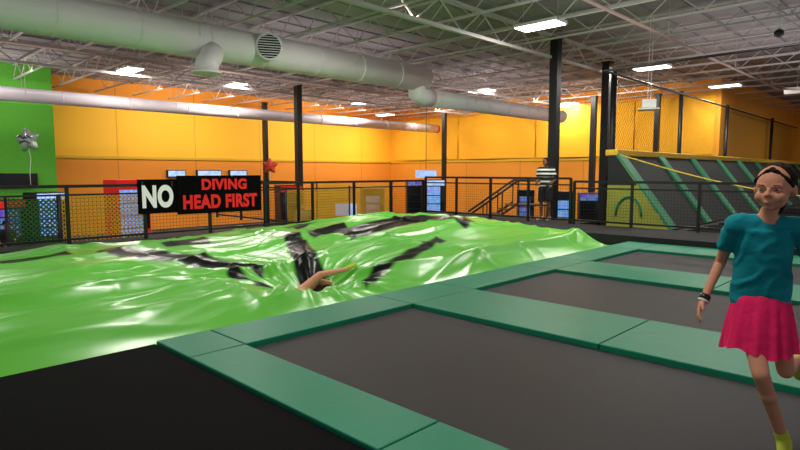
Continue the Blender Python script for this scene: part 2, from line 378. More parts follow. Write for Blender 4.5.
# ---------------------------------------------------------------- trampolines and pads
def pad(x0,x1,y0,y1,label,m='pad',group=None):
    g = .005; MB().bb((x0+g,y0+g,-.115),(x1-g,y1-g,.015),bev=.010).build('safety_pad', M[m], None, label, 'pad', group)
AX = [2.02,2.53,4.66,5.80,7.87,9.0,11.07,12.19]
for i,(a,b) in enumerate(zip(AX,AX[1:])):
    pad(a,b,4.33,4.98,'teal vinyl pad edging the green airbag, %s from the near black mat'%ORD[i], group='pads beside the airbag')
BX = [(2.02,2.53,'the nearest narrow strip beside the black mat'),(4.66,5.80,'the wide strip between first and second trampolines'),(7.87,9.0,'the strip between second and third trampolines'),(11.07,12.19,'the strip beyond the third trampoline')]
for x0,x1,w in BX:
    for k,(a,b) in enumerate(((2.13,4.33),(-.05,2.13),(-2.2,-.05))):
        pad(x0,x1,a,b,'green vinyl pad in %s, %s from the airbag'%(w,ORD[k]), group='pads between the trampolines')
for x0,x1,w in ((2.53,4.66,'largest and nearest, where the child steps'),(5.80,7.87,'second from the camera'),(9.0,11.07,'furthest from the camera')):
    r = empty('trampoline', ((x0+x1)/2,1.5,-.115), 'dark woven trampoline bed framed by green pads, '+w, 'trampoline','pad-framed trampolines')
    MB().bb((x0+.02,-2.2,-.04),(x1-.02,4.31,-.03)).build('bed', M['mesh_bed'], r)
    for a in (x0,x1-.03): MB().bb((a,-2.2,-.115),(a+.03,4.33,-.045)).build('frame', M['black'], r)
r = empty('trampoline', (0,1.5,-.115), 'plain black trampoline mat filling the bottom left foreground', 'trampoline')
MB().bb((-5.5,-3,-.04),(2.01,4.97,-.01)).build('bed', M['foot_bed'], r)
MB().bb((-5.5,4.93,-.115),(2.01,4.98,-.045)).build('frame', M['black'], r)
# ---------------------------------------------------------------- airbag
DX, DY = 4.6, 6.15
def sm(a,b,x): t = max(0,min(1,(x-a)/(b-a))); return t*t*(3-2*t)
def ridge(v,w,p=1.35):
    t = abs(v)/w
    return (1-t)**p if t < 1 else 0
def hbag(x,y):
    q = V((x,y,0)); X = x+.35*noise.noise(q*.35+V((9,0,0))); Y = y+.35*noise.noise(q*.35+V((0,9,0)))
    e = sm(-.05,.7,y-5.0)*sm(0,.7,12.12-y)*sm(0,.9,12.15-x)
    z = .13+.36*math.exp(-((x-9.2)**2/11+(y-8.9)**2/7.0))+.10*math.exp(-((x-2.2)**2/4+(y-7.6)**2/2))
    z += .09*noise.noise(q*.40+V((3,1,0)))
    dx, dy = x-DX, y-DY; rr = math.hypot(dx,dy); a = math.atan2(dy,dx)
    n0 = noise.noise(q*.35)*.35
    fal = sm(.12,.8,rr)*math.exp(-rr/3.4)
    for N, am, of in ((9,.11,0),(17,.05,.37),(31,.014,.11)):
        f = (a*N/(2*PI)+n0*N/9+of) % 1; rd = 1-abs(2*f-1); z += am*(rd**2.4-.28)*fal
    z -= .38*math.exp(-rr*rr/.42)
    z += .070*ridge(noise.noise(V((X*.11+Y*.05, Y*.62-X*.08, 2.3))),.14)
    z += .045*ridge(noise.noise(V((X*.26-Y*.16, Y*.24+X*.22, 8.1))),.09)
    z += .030*ridge(noise.noise(V((X*.20+Y*.10, Y*1.4-X*.20, 5))),.13)
    z += .012*ridge(noise.noise(V((X*.6+Y*.3, Y*1.3-X*.6, 15))),.12)
    z += .009*ridge(noise.noise(V((X*.35, Y*2.6-X*.3, 25))),.18)
    return -.10 + (z+.10)*e
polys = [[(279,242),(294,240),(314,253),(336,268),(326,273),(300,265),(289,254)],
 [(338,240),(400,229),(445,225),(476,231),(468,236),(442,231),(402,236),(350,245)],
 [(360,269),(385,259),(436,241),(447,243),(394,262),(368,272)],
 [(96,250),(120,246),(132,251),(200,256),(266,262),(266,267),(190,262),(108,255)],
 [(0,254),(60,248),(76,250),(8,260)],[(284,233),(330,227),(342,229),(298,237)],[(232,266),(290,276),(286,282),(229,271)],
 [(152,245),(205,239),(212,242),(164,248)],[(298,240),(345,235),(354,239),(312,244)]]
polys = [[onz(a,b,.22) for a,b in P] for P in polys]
boxes = [(min(p.x for p in P)-.1,max(p.x for p in P)+.1,min(p.y for p in P)-.1,max(p.y for p in P)+.1) for P in polys]
def sdist(x,y,P):
    c = False; j = len(P)-1; dm = 9
    for i in range(len(P)):
        ax,ay,bx,by = P[j].x,P[j].y,P[i].x,P[i].y
        if (by>y)!=(ay>y) and x < (ax-bx)*(y-by)/(ay-by)+bx: c = not c
        L2 = (bx-ax)**2+(by-ay)**2 or 1e-9; t = max(0,min(1,((x-ax)*(bx-ax)+(y-ay)*(by-ay))/L2))
        dm = min(dm, math.hypot(x-ax-t*(bx-ax), y-ay-t*(by-ay))); j = i
    return dm if c else -dm
x0,x1,y0,y1 = -4.5,12.15,5.0,12.12; st = .030; nx = int((x1-x0)/st); ny = int((y1-y0)/st)
vs = []; ink = []
for j in range(ny+1):
    for i in range(nx+1):
        x = x0+(x1-x0)*i/nx; y = y0+(y1-y0)*j/ny
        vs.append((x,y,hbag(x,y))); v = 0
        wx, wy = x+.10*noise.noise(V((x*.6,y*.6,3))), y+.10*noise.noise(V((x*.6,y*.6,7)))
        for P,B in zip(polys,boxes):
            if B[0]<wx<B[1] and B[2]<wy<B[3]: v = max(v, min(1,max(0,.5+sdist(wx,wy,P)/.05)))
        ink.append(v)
fs = [(j*(nx+1)+i, j*(nx+1)+i+1, (j+1)*(nx+1)+i+1, (j+1)*(nx+1)+i) for j in range(ny) for i in range(nx)]
per = [i for i in range(nx+1)]+[j*(nx+1)+nx for j in range(1,ny+1)]+[ny*(nx+1)+i for i in range(nx-1,-1,-1)]+[j*(nx+1) for j in range(ny-1,0,-1)]
b0 = len(vs)
for k in per: vs.append((vs[k][0],vs[k][1],ZF+.01)); ink.append(0)
for k in range(len(per)): k2 = (k+1)%len(per); fs.append((per[k],b0+k,b0+k2,per[k2]))
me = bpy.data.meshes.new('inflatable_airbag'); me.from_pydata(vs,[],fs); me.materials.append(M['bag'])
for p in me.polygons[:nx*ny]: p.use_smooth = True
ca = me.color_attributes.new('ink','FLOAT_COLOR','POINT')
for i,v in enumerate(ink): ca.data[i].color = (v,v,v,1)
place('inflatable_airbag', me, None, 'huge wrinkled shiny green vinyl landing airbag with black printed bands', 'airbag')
# ---------------------------------------------------------------- guard rails
def guard(a, b, z0, zt, label, spacing=1.45):
    a, b = V(a), V(b); d = b-a; L = d.length; u = d/L; rz = math.atan2(u.y,u.x)
    r = empty('guard_rail', ((a.x+b.x)/2,(a.y+b.y)/2,z0), label, 'railing')
    n = max(1,round(L/spacing))
    for k in range(n+1):
        p = a+u*(L*k/n); MB().box((p.x,p.y,(z0+zt)/2),(.06,.06,zt-z0),rz).build('post', M['rail'], r)
    c = (a+b)/2
    for nm, z, h in (('top_rail',zt,.06),('middle_rail',zt-.17,.035),('bottom_rail',z0+.1,.045)):
        MB().box((c.x,c.y,z),(L,.055,h),rz).build(nm, M['rail'], r)
    for k in range(n):
        p = a+u*(L*(k+.5)/n); m = MB().poly([p+u*s*(L/n/2-.02)+V((0,0,z)) for s,z in ((-1,z0+.12),(1,z0+.12),(1,zt-.17),(-1,zt-.17))])
        m.build('mesh_panel', M['netf'], r)
    return r
guard((-5.5,12.5,0),(13.93,12.5,0),.07,1.22,'long black steel guard rail behind the airbag, carrying the banner')
guard((14.0,12.44,0),(14.0,7.3,0),.13,1.33,'black guard rail crossing in front of the person in stripes',1.3)
guard((14.0,7.2,0),(14.0,-3.5,0),.13,1.25,'black guard rail in front of the slanted trampoline wall',1.5)
guard((9.3,12.95,0),(9.3,17.5,0),-.0,1.22,'black rail leading back from the airbag toward the party area',1.5)
# stairs
sa = atd(470,214,24); A = V((sa.x,sa.y,ZF)); u = Rv*1.0
r = empty('metal_stairs', A, 'black metal staircase with sloping handrails beyond the airbag', 'stairs')
for k in range(7):
    p = A+u*(.28*k); MB().box((p.x,p.y,ZF+.19*(k+1)),(.3,1.1,.03),math.atan2(u.y,u.x)).build('step', M['black'], r)
for s in (-.55,.55):
    q = A+Fh*s
    MB().cyl(q+V((0,0,.1)), q+u*1.9+V((0,0,1.4)), .05, seg=8).build('stringer', M['black'], r)
    m = MB().cyl(q+V((0,0,1.0)), q+u*1.9+V((0,0,2.35)), .045, seg=8).cyl(q+u*1.9+V((0,0,2.35)), q+u*3.3+V((0,0,2.35)), .045, seg=8)
    for t in (0,.33,.66,1): m.cyl(q+u*1.9*t+V((0,0,.1+1.3*t)), q+u*1.9*t+V((0,0,1.0+1.35*t)), .03, seg=6)
    m.cyl(q+u*3.3+V((0,0,0)), q+u*3.3+V((0,0,2.35)), .03, seg=6)
    m.build('handrail', M['black'], r)
q = A+u*2.6; MB().box((q.x,q.y,ZF+1.33),(1.5,1.2,.05),math.atan2(u.y,u.x)).build('landing', M['black'], r)
# ---------------------------------------------------------------- banner
r = empty('warning_banner', (6.3,12.43,.6), 'black banner lettered NO DIVING HEAD FIRST hung on the rail', 'banner')
xa = ony(138,196,12.43).x; xb = ony(177,196,12.43).x; xc = ony(261,196,12.43).x
MB().bb((xa,12.44,.60),(xb,12.46,1.34)).build('left_sheet', M['banner'], r)
MB().bb((xb,12.42,.55),(xc,12.44,1.42)).build('right_sheet', M['banner'], r)
for x in (xa+.1,xb-.1,xb+.3,xc-.3): MB().bb((x-.02,12.435,1.18),(x+.02,12.472,1.3)).build('tie', M['black'], r)
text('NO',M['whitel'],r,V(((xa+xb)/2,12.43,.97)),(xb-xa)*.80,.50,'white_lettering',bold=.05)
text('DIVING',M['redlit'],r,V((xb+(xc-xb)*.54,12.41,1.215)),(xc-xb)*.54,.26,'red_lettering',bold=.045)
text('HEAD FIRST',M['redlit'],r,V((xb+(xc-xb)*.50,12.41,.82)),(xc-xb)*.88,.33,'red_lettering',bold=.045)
# ---------------------------------------------------------------- slanted wall of trampolines
r = empty('slanted_trampoline_wall', (26,6.2,0), 'long slanted black trampoline wall with diagonal green pads and yellow top', 'trampoline wall')
XT0 = 15.0; YT, YB, ZT = 6.55, 5.1, 1.95; BW = 2.9; NB = 9; SW = .45
nrm = V((0,-abs(ZT),abs(YT-YB))).normalized()
for k in range(NB):
    a = XT0+SW+BW*k; b = a+BW-SW
    MB().poly([(a,YT,ZT),(b,YT,ZT),(b,YB,.03),(a,YB,.03)]).build('bed', M['court_bed'], r)
for k in range(NB+1):
    a = XT0+BW*k; sw = SW if a+SW < XE-.05 else XE-.05-a
    MB().poly([V((a,YT,ZT)),V((a+sw,YT,ZT)),V((a+sw,YB,.03)),V((a,YB,.03))], nrm*.06).build('pad_strip', M['pad2'], r)
MB().bb((XT0,YT-.05,ZT-.02),(XT0+BW*NB+.3,YT+.3,ZT+.15),bev=.03).build('top_pad', M['ypad'], r)
zc = 1.15; yc = YT+(YB-YT)*(ZT-zc)/(ZT-.02)
MB().poly([(XT0-.01,YT+.2,zc),(XT0-.01,YT+.2,ZT),(XT0-.01,YT,ZT),(XT0-.01,yc,zc)]).build('upper_side_panel', M['court_bed'], r)
MB().poly([(XT0-.01,YT+.2,0.0),(XT0-.01,YT+.2,zc),(XT0-.01,yc,zc),(XT0-.01,YB,.02)]).build('side_panel', M['lime'], r)
c = V((XT0-.03,YT-.40,.35)); MB().tube([c+V((0,math.cos(a)*.34,math.sin(a)*.5)) for a in [PI*k/12 for k in range(13)]],.025,8).build('side_arch', M['pad'], r)
for k in range(4):
    a = 14.6+3.4*k
    MB().bb((a,-2.5,.002),(a+2.9,4.8,.03)).build('trampoline', M['foot_bed'], None, 'black trampoline bed set in the court floor, %s from the platform'%ORD[k],'trampoline')
r = empty('safety_net', (26,6.9,ZT), 'tall black safety net above the slanted trampoline wall', 'net')
MB().poly([(15,6.95,ZT+.16),(41,6.95,ZT+.16),(41,6.95,4.1),(15,6.95,4.2)]).build('netting', M['net'], r)
MB().cyl((15,6.95,4.2),(41,6.95,4.1),.035,seg=6).build('top_cable', M['black'], r)
MB().cyl((15,6.95,4.2),(15.2,-3.4,4.35),.03,seg=6).build('side_cable', M['black'], r)
# slack yellow rope from the first net post along the slanted wall
a, b = V((14.95,6.4,1.95)), V((14.3,-2.0,1.1))
MB().tube([a.lerp(b,t/16)-V((0,0,.55*math.sin(PI*t/16))) for t in range(17)],.018,6).build('barrier_rope', M['rope'], None, 'slack yellow rope strung across the front of the slanted trampoline wall', 'rope')
for px, w in ((617,'thickest, at the left end of the slanted wall'),(684,'in the middle of the net'),(730,'right of the middle post'),(775,'furthest right along the net')):
    p = ony(px,120,6.95)
    MB().cyl((p.x,7.07,0.0),(p.x,7.07,4.3),.085 if px<620 else .07,seg=12).build('net_post', M['black'], None, 'black net post, '+w, 'post')
# ---------------------------------------------------------------- machines at the back
def cooler(px, D, wdt, hgt, label, top='white', face='cool', cat='vending machine', name='vending_machine', rz=None, body='black'):
    p = atd(px,172,D); r = empty(name, (0,0,0), label, cat)
    MB().bb((-wdt/2,-.4,.06),(wdt/2,.4,hgt),bev=.02).build('cabinet', M[body], r)
    MB().bb((-wdt/2+.02,-.405,hgt-.28),(wdt/2-.02,-.42,hgt-.04)).build('header_panel', M[top], r)
    MB().bb((-wdt/2+.07,-.405,.45),(wdt/2-.22,-.425,hgt-.33)).build('glass_front', M[face], r)
    MB().bb((wdt/2-.17,-.405,.8),(wdt/2-.05,-.43,1.3)).build('coin_panel', M['screen'], r)
    for z in [.45+(hgt-.8)*k/4 for k in range(1,4)]:
        MB().bb((-wdt/2+.07,-.425,z-.02),(wdt/2-.22,-.44,z+.02)).build('shelf', M['black'], r)
    MB().bb((-wdt/2+.05,-.38,0),(wdt/2-.05,.38,.06)).build('plinth', M['black'], r)
    r.location = (p.x,p.y,ZF); r.rotation_euler[2] = rz if rz is not None else 0
    return r
cooler(43,20.5,1.05,1.98,'glowing blue drink vending machine at left below the star balloon',face='cool',top='lit',rz=.3)
cooler(2,19.8,.95,1.75,'dark vending machine with red and blue lights at the left edge',face='blue',top='redlit',rz=.3)
cooler(126,19.0,1.15,2.45,'red and white prize claw machine left of the banner',top='redlit',face='cool',cat='arcade machine',name='claw_machine',body='redlit',rz=.2)
cooler(434,27,.9,2.35,'lit white drink cooler beyond the airbag mound',top='lit',face='cool',rz=-.7)
cooler(562,21,.9,2.0,'blue-lit arcade cabinet right of the person in stripes',face='cool',top='screen',cat='arcade machine',name='arcade_machine',rz=-1.0)
cooler(590,22,.8,1.9,'dark arcade cabinet near the tall column',face='screen',top='blue',cat='arcade machine',name='arcade_machine',rz=-1.0)
cooler(526,29,.8,1.8,'dark arcade cabinet left of the person in stripes',face='blue',top='screen',cat='arcade machine',name='arcade_machine',rz=-.9)
cooler(372,25,.9,2.0,'dark arcade cabinet with blue screen just left of the room corner',face='blue',top='screen',cat='arcade machine',name='arcade_machine',rz=-.5)
cooler(288,22.5,.9,2.2,'dark arcade cabinet between the banner and the black column',face='screen',top='redlit',cat='arcade machine',name='arcade_machine',rz=-.3)
cooler(415,29.5,.9,2.3,'dark arcade cabinet left of the lit drink cooler',face='screen',top='blue',cat='arcade machine',name='arcade_machine',rz=-.7)
for px, q, w in ((181,.45,'left'),(214,.65,'middle'),(243,.5,'right')):
    p = ony(px,174,26.4)
    r = empty('menu_board', (p.x,26.9,1.25), 'lit white and blue menu board on the wall above the banner, %s one'%w, 'sign')
    MB().bb((p.x-q,26.85,1.25),(p.x+q,26.998,1.6)).build('box', M['black'], r); MB().bb((p.x-q+.04,26.83,1.29),(p.x+q-.04,26.85,1.56)).build('lit_face', M['lit'], r)
p = atd(426,176,27.5); r = empty('hanging_screen', (p.x,p.y,1.0), 'small lit screen hanging above the drink cooler', 'screen')
MB().box((p.x,p.y,1.4),(1.0,.08,.36),-PI/4).build('box', M['lit'], r); MB().cyl((p.x,p.y,1.5),(p.x,p.y,5.5),.015,seg=6).build('hanger', M['black'], r)
p = atd(346,215,19.5); r = empty('service_counter', (p.x,p.y,ZF), 'dark service counter behind the rail under a white monitor', 'counter')
MB().box((p.x,p.y,ZF+.5),(2.2,.7,1.0),-.6).build('body', M['dark'], r); MB().box((p.x,p.y,ZF+1.03),(2.3,.8,.06),-.6).build('top', M['black'], r)
r = empty('monitor', (p.x,p.y,ZF+1.06), 'white and blue monitor standing on the dark counter', 'monitor')
MB().box((p.x,p.y,ZF+1.09),(.3,.25,.05),-.7).cyl((p.x,p.y,ZF+1.06),(p.x,p.y,ZF+1.25),.03,seg=8).build('stand', M['black'], r)
MB().box((p.x,p.y,ZF+1.42),(.72,.06,.40),-.75).build('screen', M['lit'], r)
for px, D, w in ((75,17,'nearest the glowing vending machine'),(160,17.5,'behind the banner')):
    p = atd(px,230,D); r = empty('party_table', (p.x,p.y,ZF), 'dark party table with benches, '+w, 'table')
    MB().bb((p.x-.9,p.y-.4,ZF+.72),(p.x+.9,p.y+.4,ZF+.77),bev=.01).build('tabletop', M['dark'], r)
    for s in (-1,1):
        MB().cyl((p.x+s*.6,p.y,ZF),(p.x+s*.6,p.y,ZF+.72),.05).build('leg', M['black'], r)
        MB().bb((p.x-.9,p.y+s*.7-.15,ZF+.42),(p.x+.9,p.y+s*.7+.15,ZF+.46)).cyl((p.x-.6,p.y+s*.7,ZF),(p.x-.6,p.y+s*.7,ZF+.42),.03).cyl((p.x+.6,p.y+s*.7,ZF),(p.x+.6,p.y+s*.7,ZF+.42),.03).cyl((p.x-.6,p.y,ZF+.2),(p.x-.6,p.y+s*.7,ZF+.2),.02).build('bench', M['black'], r)
def screenmesh(x0,x1,y,zt,lb,mt='nety'):
    r = empty('mesh_screen', ((x0+x1)/2,y,ZF), lb, 'screen')
    MB().poly([(x0,y,ZF),(x1,y,ZF),(x1,y,zt-.05),(x0,y,zt-.05)]).build('mesh_panel', M[mt], r)
    for x in (x0,x1): MB().cyl((x,y,ZF),(x,y,zt),.03,seg=8).build('post', M['black'], r)
screenmesh(3.9,5.8,14.6,1.0,'yellow wire mesh screen behind the left rail')
screenmesh(9.9,12.4,14.4,1.05,'yellow wire mesh screen behind the rail near the black column')
screenmesh(13.2,17.2,17.2,1.1,'yellow wire mesh screen beyond the airbag mound')
screenmesh(2.75,3.7,14.0,.98,'green wire mesh screen at the far left beside the glowing vending machine','netg')
MB().bb((-1,25.1,1.0),(6.0,25.3,1.45)).build('wall_cabinet', M['screen'], None, 'long dark cabinet band across the foot of the green wall', 'wall cabinet')
# ---------------------------------------------------------------- hanging box + dome
p = atd(649,104,15); r = empty('hanging_speaker', (p.x,p.y,p.z-.15), 'small white box hanging on thin cables below the roof', 'speaker')
MB().box(p,(.34,.34,.22),.4,bev=.02).build('housing', M['white'], r); MB().box(p+V((0,0,-.14)),(.5,.5,.03),.4).build('tray', M['white'], r)
for s in (-.1,.1): MB().cyl(p+V((s,0,.1)),p+V((s,0,5.5-p.z)),.008,seg=5).build('cable', M['white'], r)
p = onz(779,33,4.85); r = empty('dome_camera', (p.x,p.y,4.75), 'small round dome camera hanging at upper right', 'camera')
MB().sph((p.x,p.y,4.84),.11,3).build('dome', M['screen'], r); MB().cyl((p.x,p.y,4.86),(p.x,p.y,5.5),.04,seg=12).build('mount', M['white'], r)
# ---------------------------------------------------------------- balloons
def star(px, py, Y, R, m, name, label, zr, knot):
    c = ony(px,py,Y); r = empty(name, (c.x,Y,c.z-R), label, 'balloon'); n = Fh; uu = Rv
    mb = MB(); bm = mb.bm; f = bm.verts.new(c-n*R*.28); bk = bm.verts.new(c+n*R*.28); ring = []
    for k in range(20):
        a = PI/2+zr+2*PI*k/20; rad = {0:R,1:R*.72,2:R*.5,3:R*.72}[k%4]
        ring.append(bm.verts.new(c+uu*math.cos(a)*rad+V((0,0,math.sin(a)*rad))))
    mid = [[bm.verts.new(c+(v.co-c)*.6+n*s*R*.2) for v in ring] for s in (-1,1)]
    for k in range(20):
        k2 = (k+1)%20
        for md, ap in ((mid[0],f),(mid[1],bk)):
            bm.faces.new((ring[k],ring[k2],md[k2],md[k])); bm.faces.new((md[k],md[k2],ap))
    for q in bm.faces: q.smooth = True
    o = mb.build('foil_body', m, r); sb = o.modifiers.new('s','SUBSURF'); sb.levels = 1; sb.render_levels = 1
    MB().tube([c+V((0,0,-R*.5)), c+V((.03,.0,-R*1.1)), V((c.x,Y,max(knot,c.z-R*2))), V((c.x,Y,knot))] if c.z-R*2>knot+.05 else [c+V((0,0,-R*.5)),V((c.x,Y,knot))], .007, 5).build('ribbon', M['string'], r)
    return r, c
r, c = star(28,140,12.5,.31,M['silver'],'star_balloon','silver foil star balloon floating above the left rail',.15,1.255)
def sp(a,b): return c+Rv*a+V((0,0,b))-Fh*.105
MB().tube([sp(-.13,.04),sp(-.08,.08),sp(-.02,.02),sp(.05,.08),sp(.12,.03)],.013,6).tube([sp(-.1,-.06),sp(0,-.02),sp(.1,-.06)],.013,6).build('printed_scrawl', M['screen'], r)
star(270,166,12.5,.27,M['redfoil'],'star_balloon','red foil star balloon at the right end of the banner',0,1.255)
# ---------------------------------------------------------------- people
def basis(z, x):
    z = V(z).normalized(); x = V(x); x = (x-z*x.dot(z)).normalized(); y = z.cross(x)
    return Matrix((x,y,z)).transposed()
def hand(mb, w, d, n, k, thumb=1, curl=.5):
    d = V(d).normalized(); n = V(n); n = (n-d*n.dot(d)).normalized(); s = d.cross(n)*thumb
    mb.sph(w+d*.045*k, (.036*k,.048*k,.017*k), 2, Matrix((s,d,n)).transposed() if s.cross(d).dot(n)>0 else Matrix((-s,d,n)).transposed())
    mb.cap(w,.024*k,w+d*.03*k,.022*k)
    for i, L in enumerate((.068,.078,.072,.056)):
        b = w+d*.075*k+s*(.028-.0185*i)*k; a1 = curl*.6; a2 = curl*1.5
        p1 = b+(d*math.cos(a1)+n*math.sin(a1))*L*.5*k+s*(.004-.003*i)*k; p2 = p1+(d*math.cos(a2)+n*math.sin(a2))*L*.5*k
        mb.cap(b,.0095*k,p1,.009*k,10); mb.cap(p1,.009*k,p2,.0075*k,10)
    b = w+d*.02*k+s*.026*k; p1 = b+(d*.7+s*.65+n*.25).normalized()*.036*k; p2 = p1+(d*.95+s*.25+n*.3).normalized()*.03*k
    mb.cap(b,.014*k,p1,.011*k,10); mb.cap(p1,.011*k,p2,.009*k,10)
def person(r, J, k, skin, voxel, hb=1.0, Hm=None, head=True, hairlen=0, hk=None, lk=1.0, child=False):
    hk = hk or k
    J = {a: V(b) for a, b in J.items()}; mb = MB(); sx = J['sr']-J['sl']; ax = J['chest']-J['pel']; B = basis(ax, sx)
    mb.sph(J['pel'], (.145*k*hb,.105*k*hb,.13*k), 3, B); mb.sph(J['pel'].lerp(J['chest'],.5), (.125*k*hb,.095*k*hb,.15*k), 3, B)
    mb.sph(J['chest'], (.155*k*hb,.11*k*hb,.17*k), 3, B)
    mb.cap(J['chest'].lerp(J['neck'],.4),.07*k,J['neck'],.048*k); 
    for a, e, w in (('sl','el','wl'),('sr','er','wr')):
        mb.cap(J['neck'].lerp(J[a],.3)-B.col[2]*.03*k,.052*k,J[a],.052*k); mb.cap(J[a],.051*k*lk,J[e],.039*k*lk); mb.cap(J[e],.039*k*lk,J[w],.027*k*lk)
        mb.sph(J[e].lerp(J[w],.3),.039*k*lk)
    for a, e, w, f in (('hl','kl','al','fl'),('hr','kr','ar','fr')):
        mb.cap(J['pel'].lerp(J[a],.8),.1*k*hb,J[a],.095*k*hb); mb.cap(J[a],.088*k*hb,J[e],.056*k*lk); mb.cap(J[e],.055*k*lk,J[w],.036*k*lk)
        m = J[e].lerp(J[w],.3); back = (J[w]-J[e]).cross(sx).normalized(); mb.sph(m+back*.012*k,(.054*k*lk,)*3)
    for w, e, t in (('wl','el',1),('wr','er',-1)):
        d = J[w]-J[e]; n = -sx if w=='wr' else sx
        hand(mb, J[w], d, n, k, thumb=t)
    for a, f in (('al','fl'),('ar','fr')):
        d = J[f]-J[a]; dn = d.normalized()
        mb.cap(J[a],.036*k,J[a].lerp(J[f],.55),.036*k); mb.cap(J[a].lerp(J[f],.55),.036*k,J[f],.028*k)
        sole = (J[a]-J[{'al':'kl','ar':'kr'}[a]]).normalized(); mb.cap(J[a]+sole*.04*k-dn*.025*k,.03*k,J[f],.026*k)
    if head:
        Hm = Hm or Matrix.Identity(3); h = J['head']
        def hp(x,y,z): return h+Hm@V((x,y,z))*hk
        mb.cap(J['neck'],.046*k,hp(0,.012,-.05),.042*k)
        mb.sph(hp(0,.012,.025),(.077*hk,.094*hk,.092*hk),3,Hm)
        if child: mb.sph(hp(0,-.020,-.034),(.062*hk,.068*hk,.060*hk),3,Hm); mb.sph(hp(0,-.064,-.078),(.020*hk,.016*hk,.014*hk),2,Hm)
        else: mb.sph(hp(0,-.022,-.042),(.057*hk,.066*hk,.066*hk),3,Hm); mb.sph(hp(0,-.066,-.085),(.020*hk,.018*hk,.015*hk),2,Hm)
        mb.cap(hp(0,-.086,.004),.006*hk,hp(0,-.098,-.018),.0095*hk,10)
        for s in (-1,1):
            mb.sph(hp(s*.009,-.091,-.021),.007*hk); mb.sph(hp(s*.078,.012,-.008),(.010*hk,.02*hk,.028*hk),2,Hm)
            mb.sph(hp(s*.036,-.060,-.030),(.028*hk,.024*hk,.028*hk),2,Hm)
            mb.cap(hp(s*.016,-.081,.018),.006*hk,hp(s*.046,-.070,.018),.0055*hk,8)
        mb.sph(hp(0,-.083,-.052),(.022*hk,.008*hk,.006*hk),2,Hm); mb.sph(hp(0,-.081,-.061),(.018*hk,.008*hk,.006*hk),2,Hm)
    body = blob('body', mb, voxel, skin, r, 3)
    if head:
        for s in (-1,1):
            e = MB().sph(hp(s*.031,-.0712,.003),(.0125*hk,.0112*hk,.0055*hk),3,Hm).build('eye', M['eye'], r)
            MB().sph(hp(s*.031,-.0790,.003),(.0066*hk,.0045*hk,.0054*hk),2,Hm).build('iris', M['iris'], e)
            MB().cap(hp(s*.018,-.086,.024),.0020*hk,hp(s*.045,-.076,.025),.0015*hk,6).build('eyebrow', M['hair'], r)
        MB().sph(hp(0,-.0885,-.053),(.017*hk,.0038*hk,.0028*hk),2,Hm).sph(hp(0,-.0870,-.0585),(.013*hk,.0038*hk,.0030*hk),2,Hm).build('lips', M['lips'], r)
        if hairlen:
            hm = MB().sph(hp(0,.026,.032),(.0815*hk,.095*hk,.092*hk),3,Hm)
            for s in (-1,1):
                for j in range(5):
                    t = j/4; hm.cap(hp(s*(.012+.055*t),-.060+.02*t,.088-.045*t),.009*hk,hp(s*.074,.030,.05-.06*t),.010*hk,10)
            hm.cap(hp(0,-.045,.09),.014*hk,hp(0,.08,.085),.022*hk)
            hm.cap(hp(0,.11,.05),.030*hk,hp(.01,.15,0),.034*hk); hm.cap(hp(.01,.15,0),.034*hk,hp(-.02,.155,-hairlen),.016*hk)
        else: hm = MB().sph(hp(0,.022,.032),(.084*hk,.097*hk,.095*hk),3,Hm)
        blob('hair', hm, max(voxel,.006), M['hair'], r, 1 if hairlen else 2)
    return J, B
def torso(mb, J, B, k, g, hb=1.0, low=0.0, wst=.130):
    mb.sph(J['pel']+B.col[2]*(.02+low)*k, (.145*k*hb+g,.105*k*hb+g,.14*k+g), 3, B); mb.sph(J['pel'].lerp(J['chest'],.5), (wst*k*hb+g,.10*k*hb+g,.18*k), 3, B)
    mb.sph(J['chest'], (.155*k*hb+g,.11*k*hb+g,.17*k+g), 3, B)
    for a in ('sl','sr'): mb.cap(J['neck'].lerp(J[a],.35)-B.col[2]*.035*k,.050*k+g,J[a],.050*k+g)
# --- child
g0 = atd(760,300,3.02); gz = -.03
r = empty('person', (0,0,0), 'child in teal shirt and pink skirt running across the nearest trampoline', 'person')
k = .78
J = dict(pel=(0,.01,.77), chest=(.0,-.05,1.02), neck=(.01,-.085,1.17), head=(.03,-.125,1.29), sl=(-.118,-.085,1.12), sr=(.130,-.045,1.11),
 el=(-.175,.03,.92), wl=(-.235,-.07,.735), er=(.215,.06,.93), wr=(.22,-.13,.93), hl=(-.06,0,.74), kl=(.02,-.17,.44), al=(.13,-.0,.08), fl=(.135,-.13,.03),
 hr=(.065,0,.74), kr=(.12,.02,.42), ar=(.18,.34,.40), fr=(.195,.42,.29))
Hm = Matrix.Rotation(math.radians(-16),3,'Z')@Matrix.Rotation(math.radians(4),3,'X')
JJ, B = person(r, J, k, M['skin'], .0052, .80, Hm, True, .12, hk=.98, lk=.86, child=True)
mb = MB(); torso(mb, JJ, B, k, .011, .84, 0, .145)
for a, e in (('sl','el'),('sr','er')): mb.cyl(JJ[a], JJ[a].lerp(JJ[e],.60), .046*k+.006, .050*k+.009, seg=18)
N = 40; rings = []
for i in range(9):
    t = i/8; z = .69+(1.10-.69)*t; cx, cy = .0, .012-.07*t; rx = .130-.018*t; ry = .096-.008*t
    rings.append([mb.bm.verts.new((cx+math.cos(2*PI*a/N)*rx, cy+math.sin(2*PI*a/N)*ry, z)) for a in range(N)])
for p, q in zip(rings, rings[1:]):
    for a in range(N): mb.bm.faces.new((p[a],p[(a+1)%N],q[(a+1)%N],q[a]))
mb.bm.faces.new(list(reversed(rings[0]))); mb.bm.faces.new(rings[-1])
o = blob('shirt', mb, .007, M['teal'], r, 4, [(V((0,0,.72)),V((0.0,0.08,-1)))])
for v in o.data.vertices:
    c = v.co; n = noise.noise(V((c.x*7+c.z*5, c.y*7, c.z*9-c.x*6))); t = max(0,1-abs(n)/.3); v.co += v.normal*(.007*t-.002)
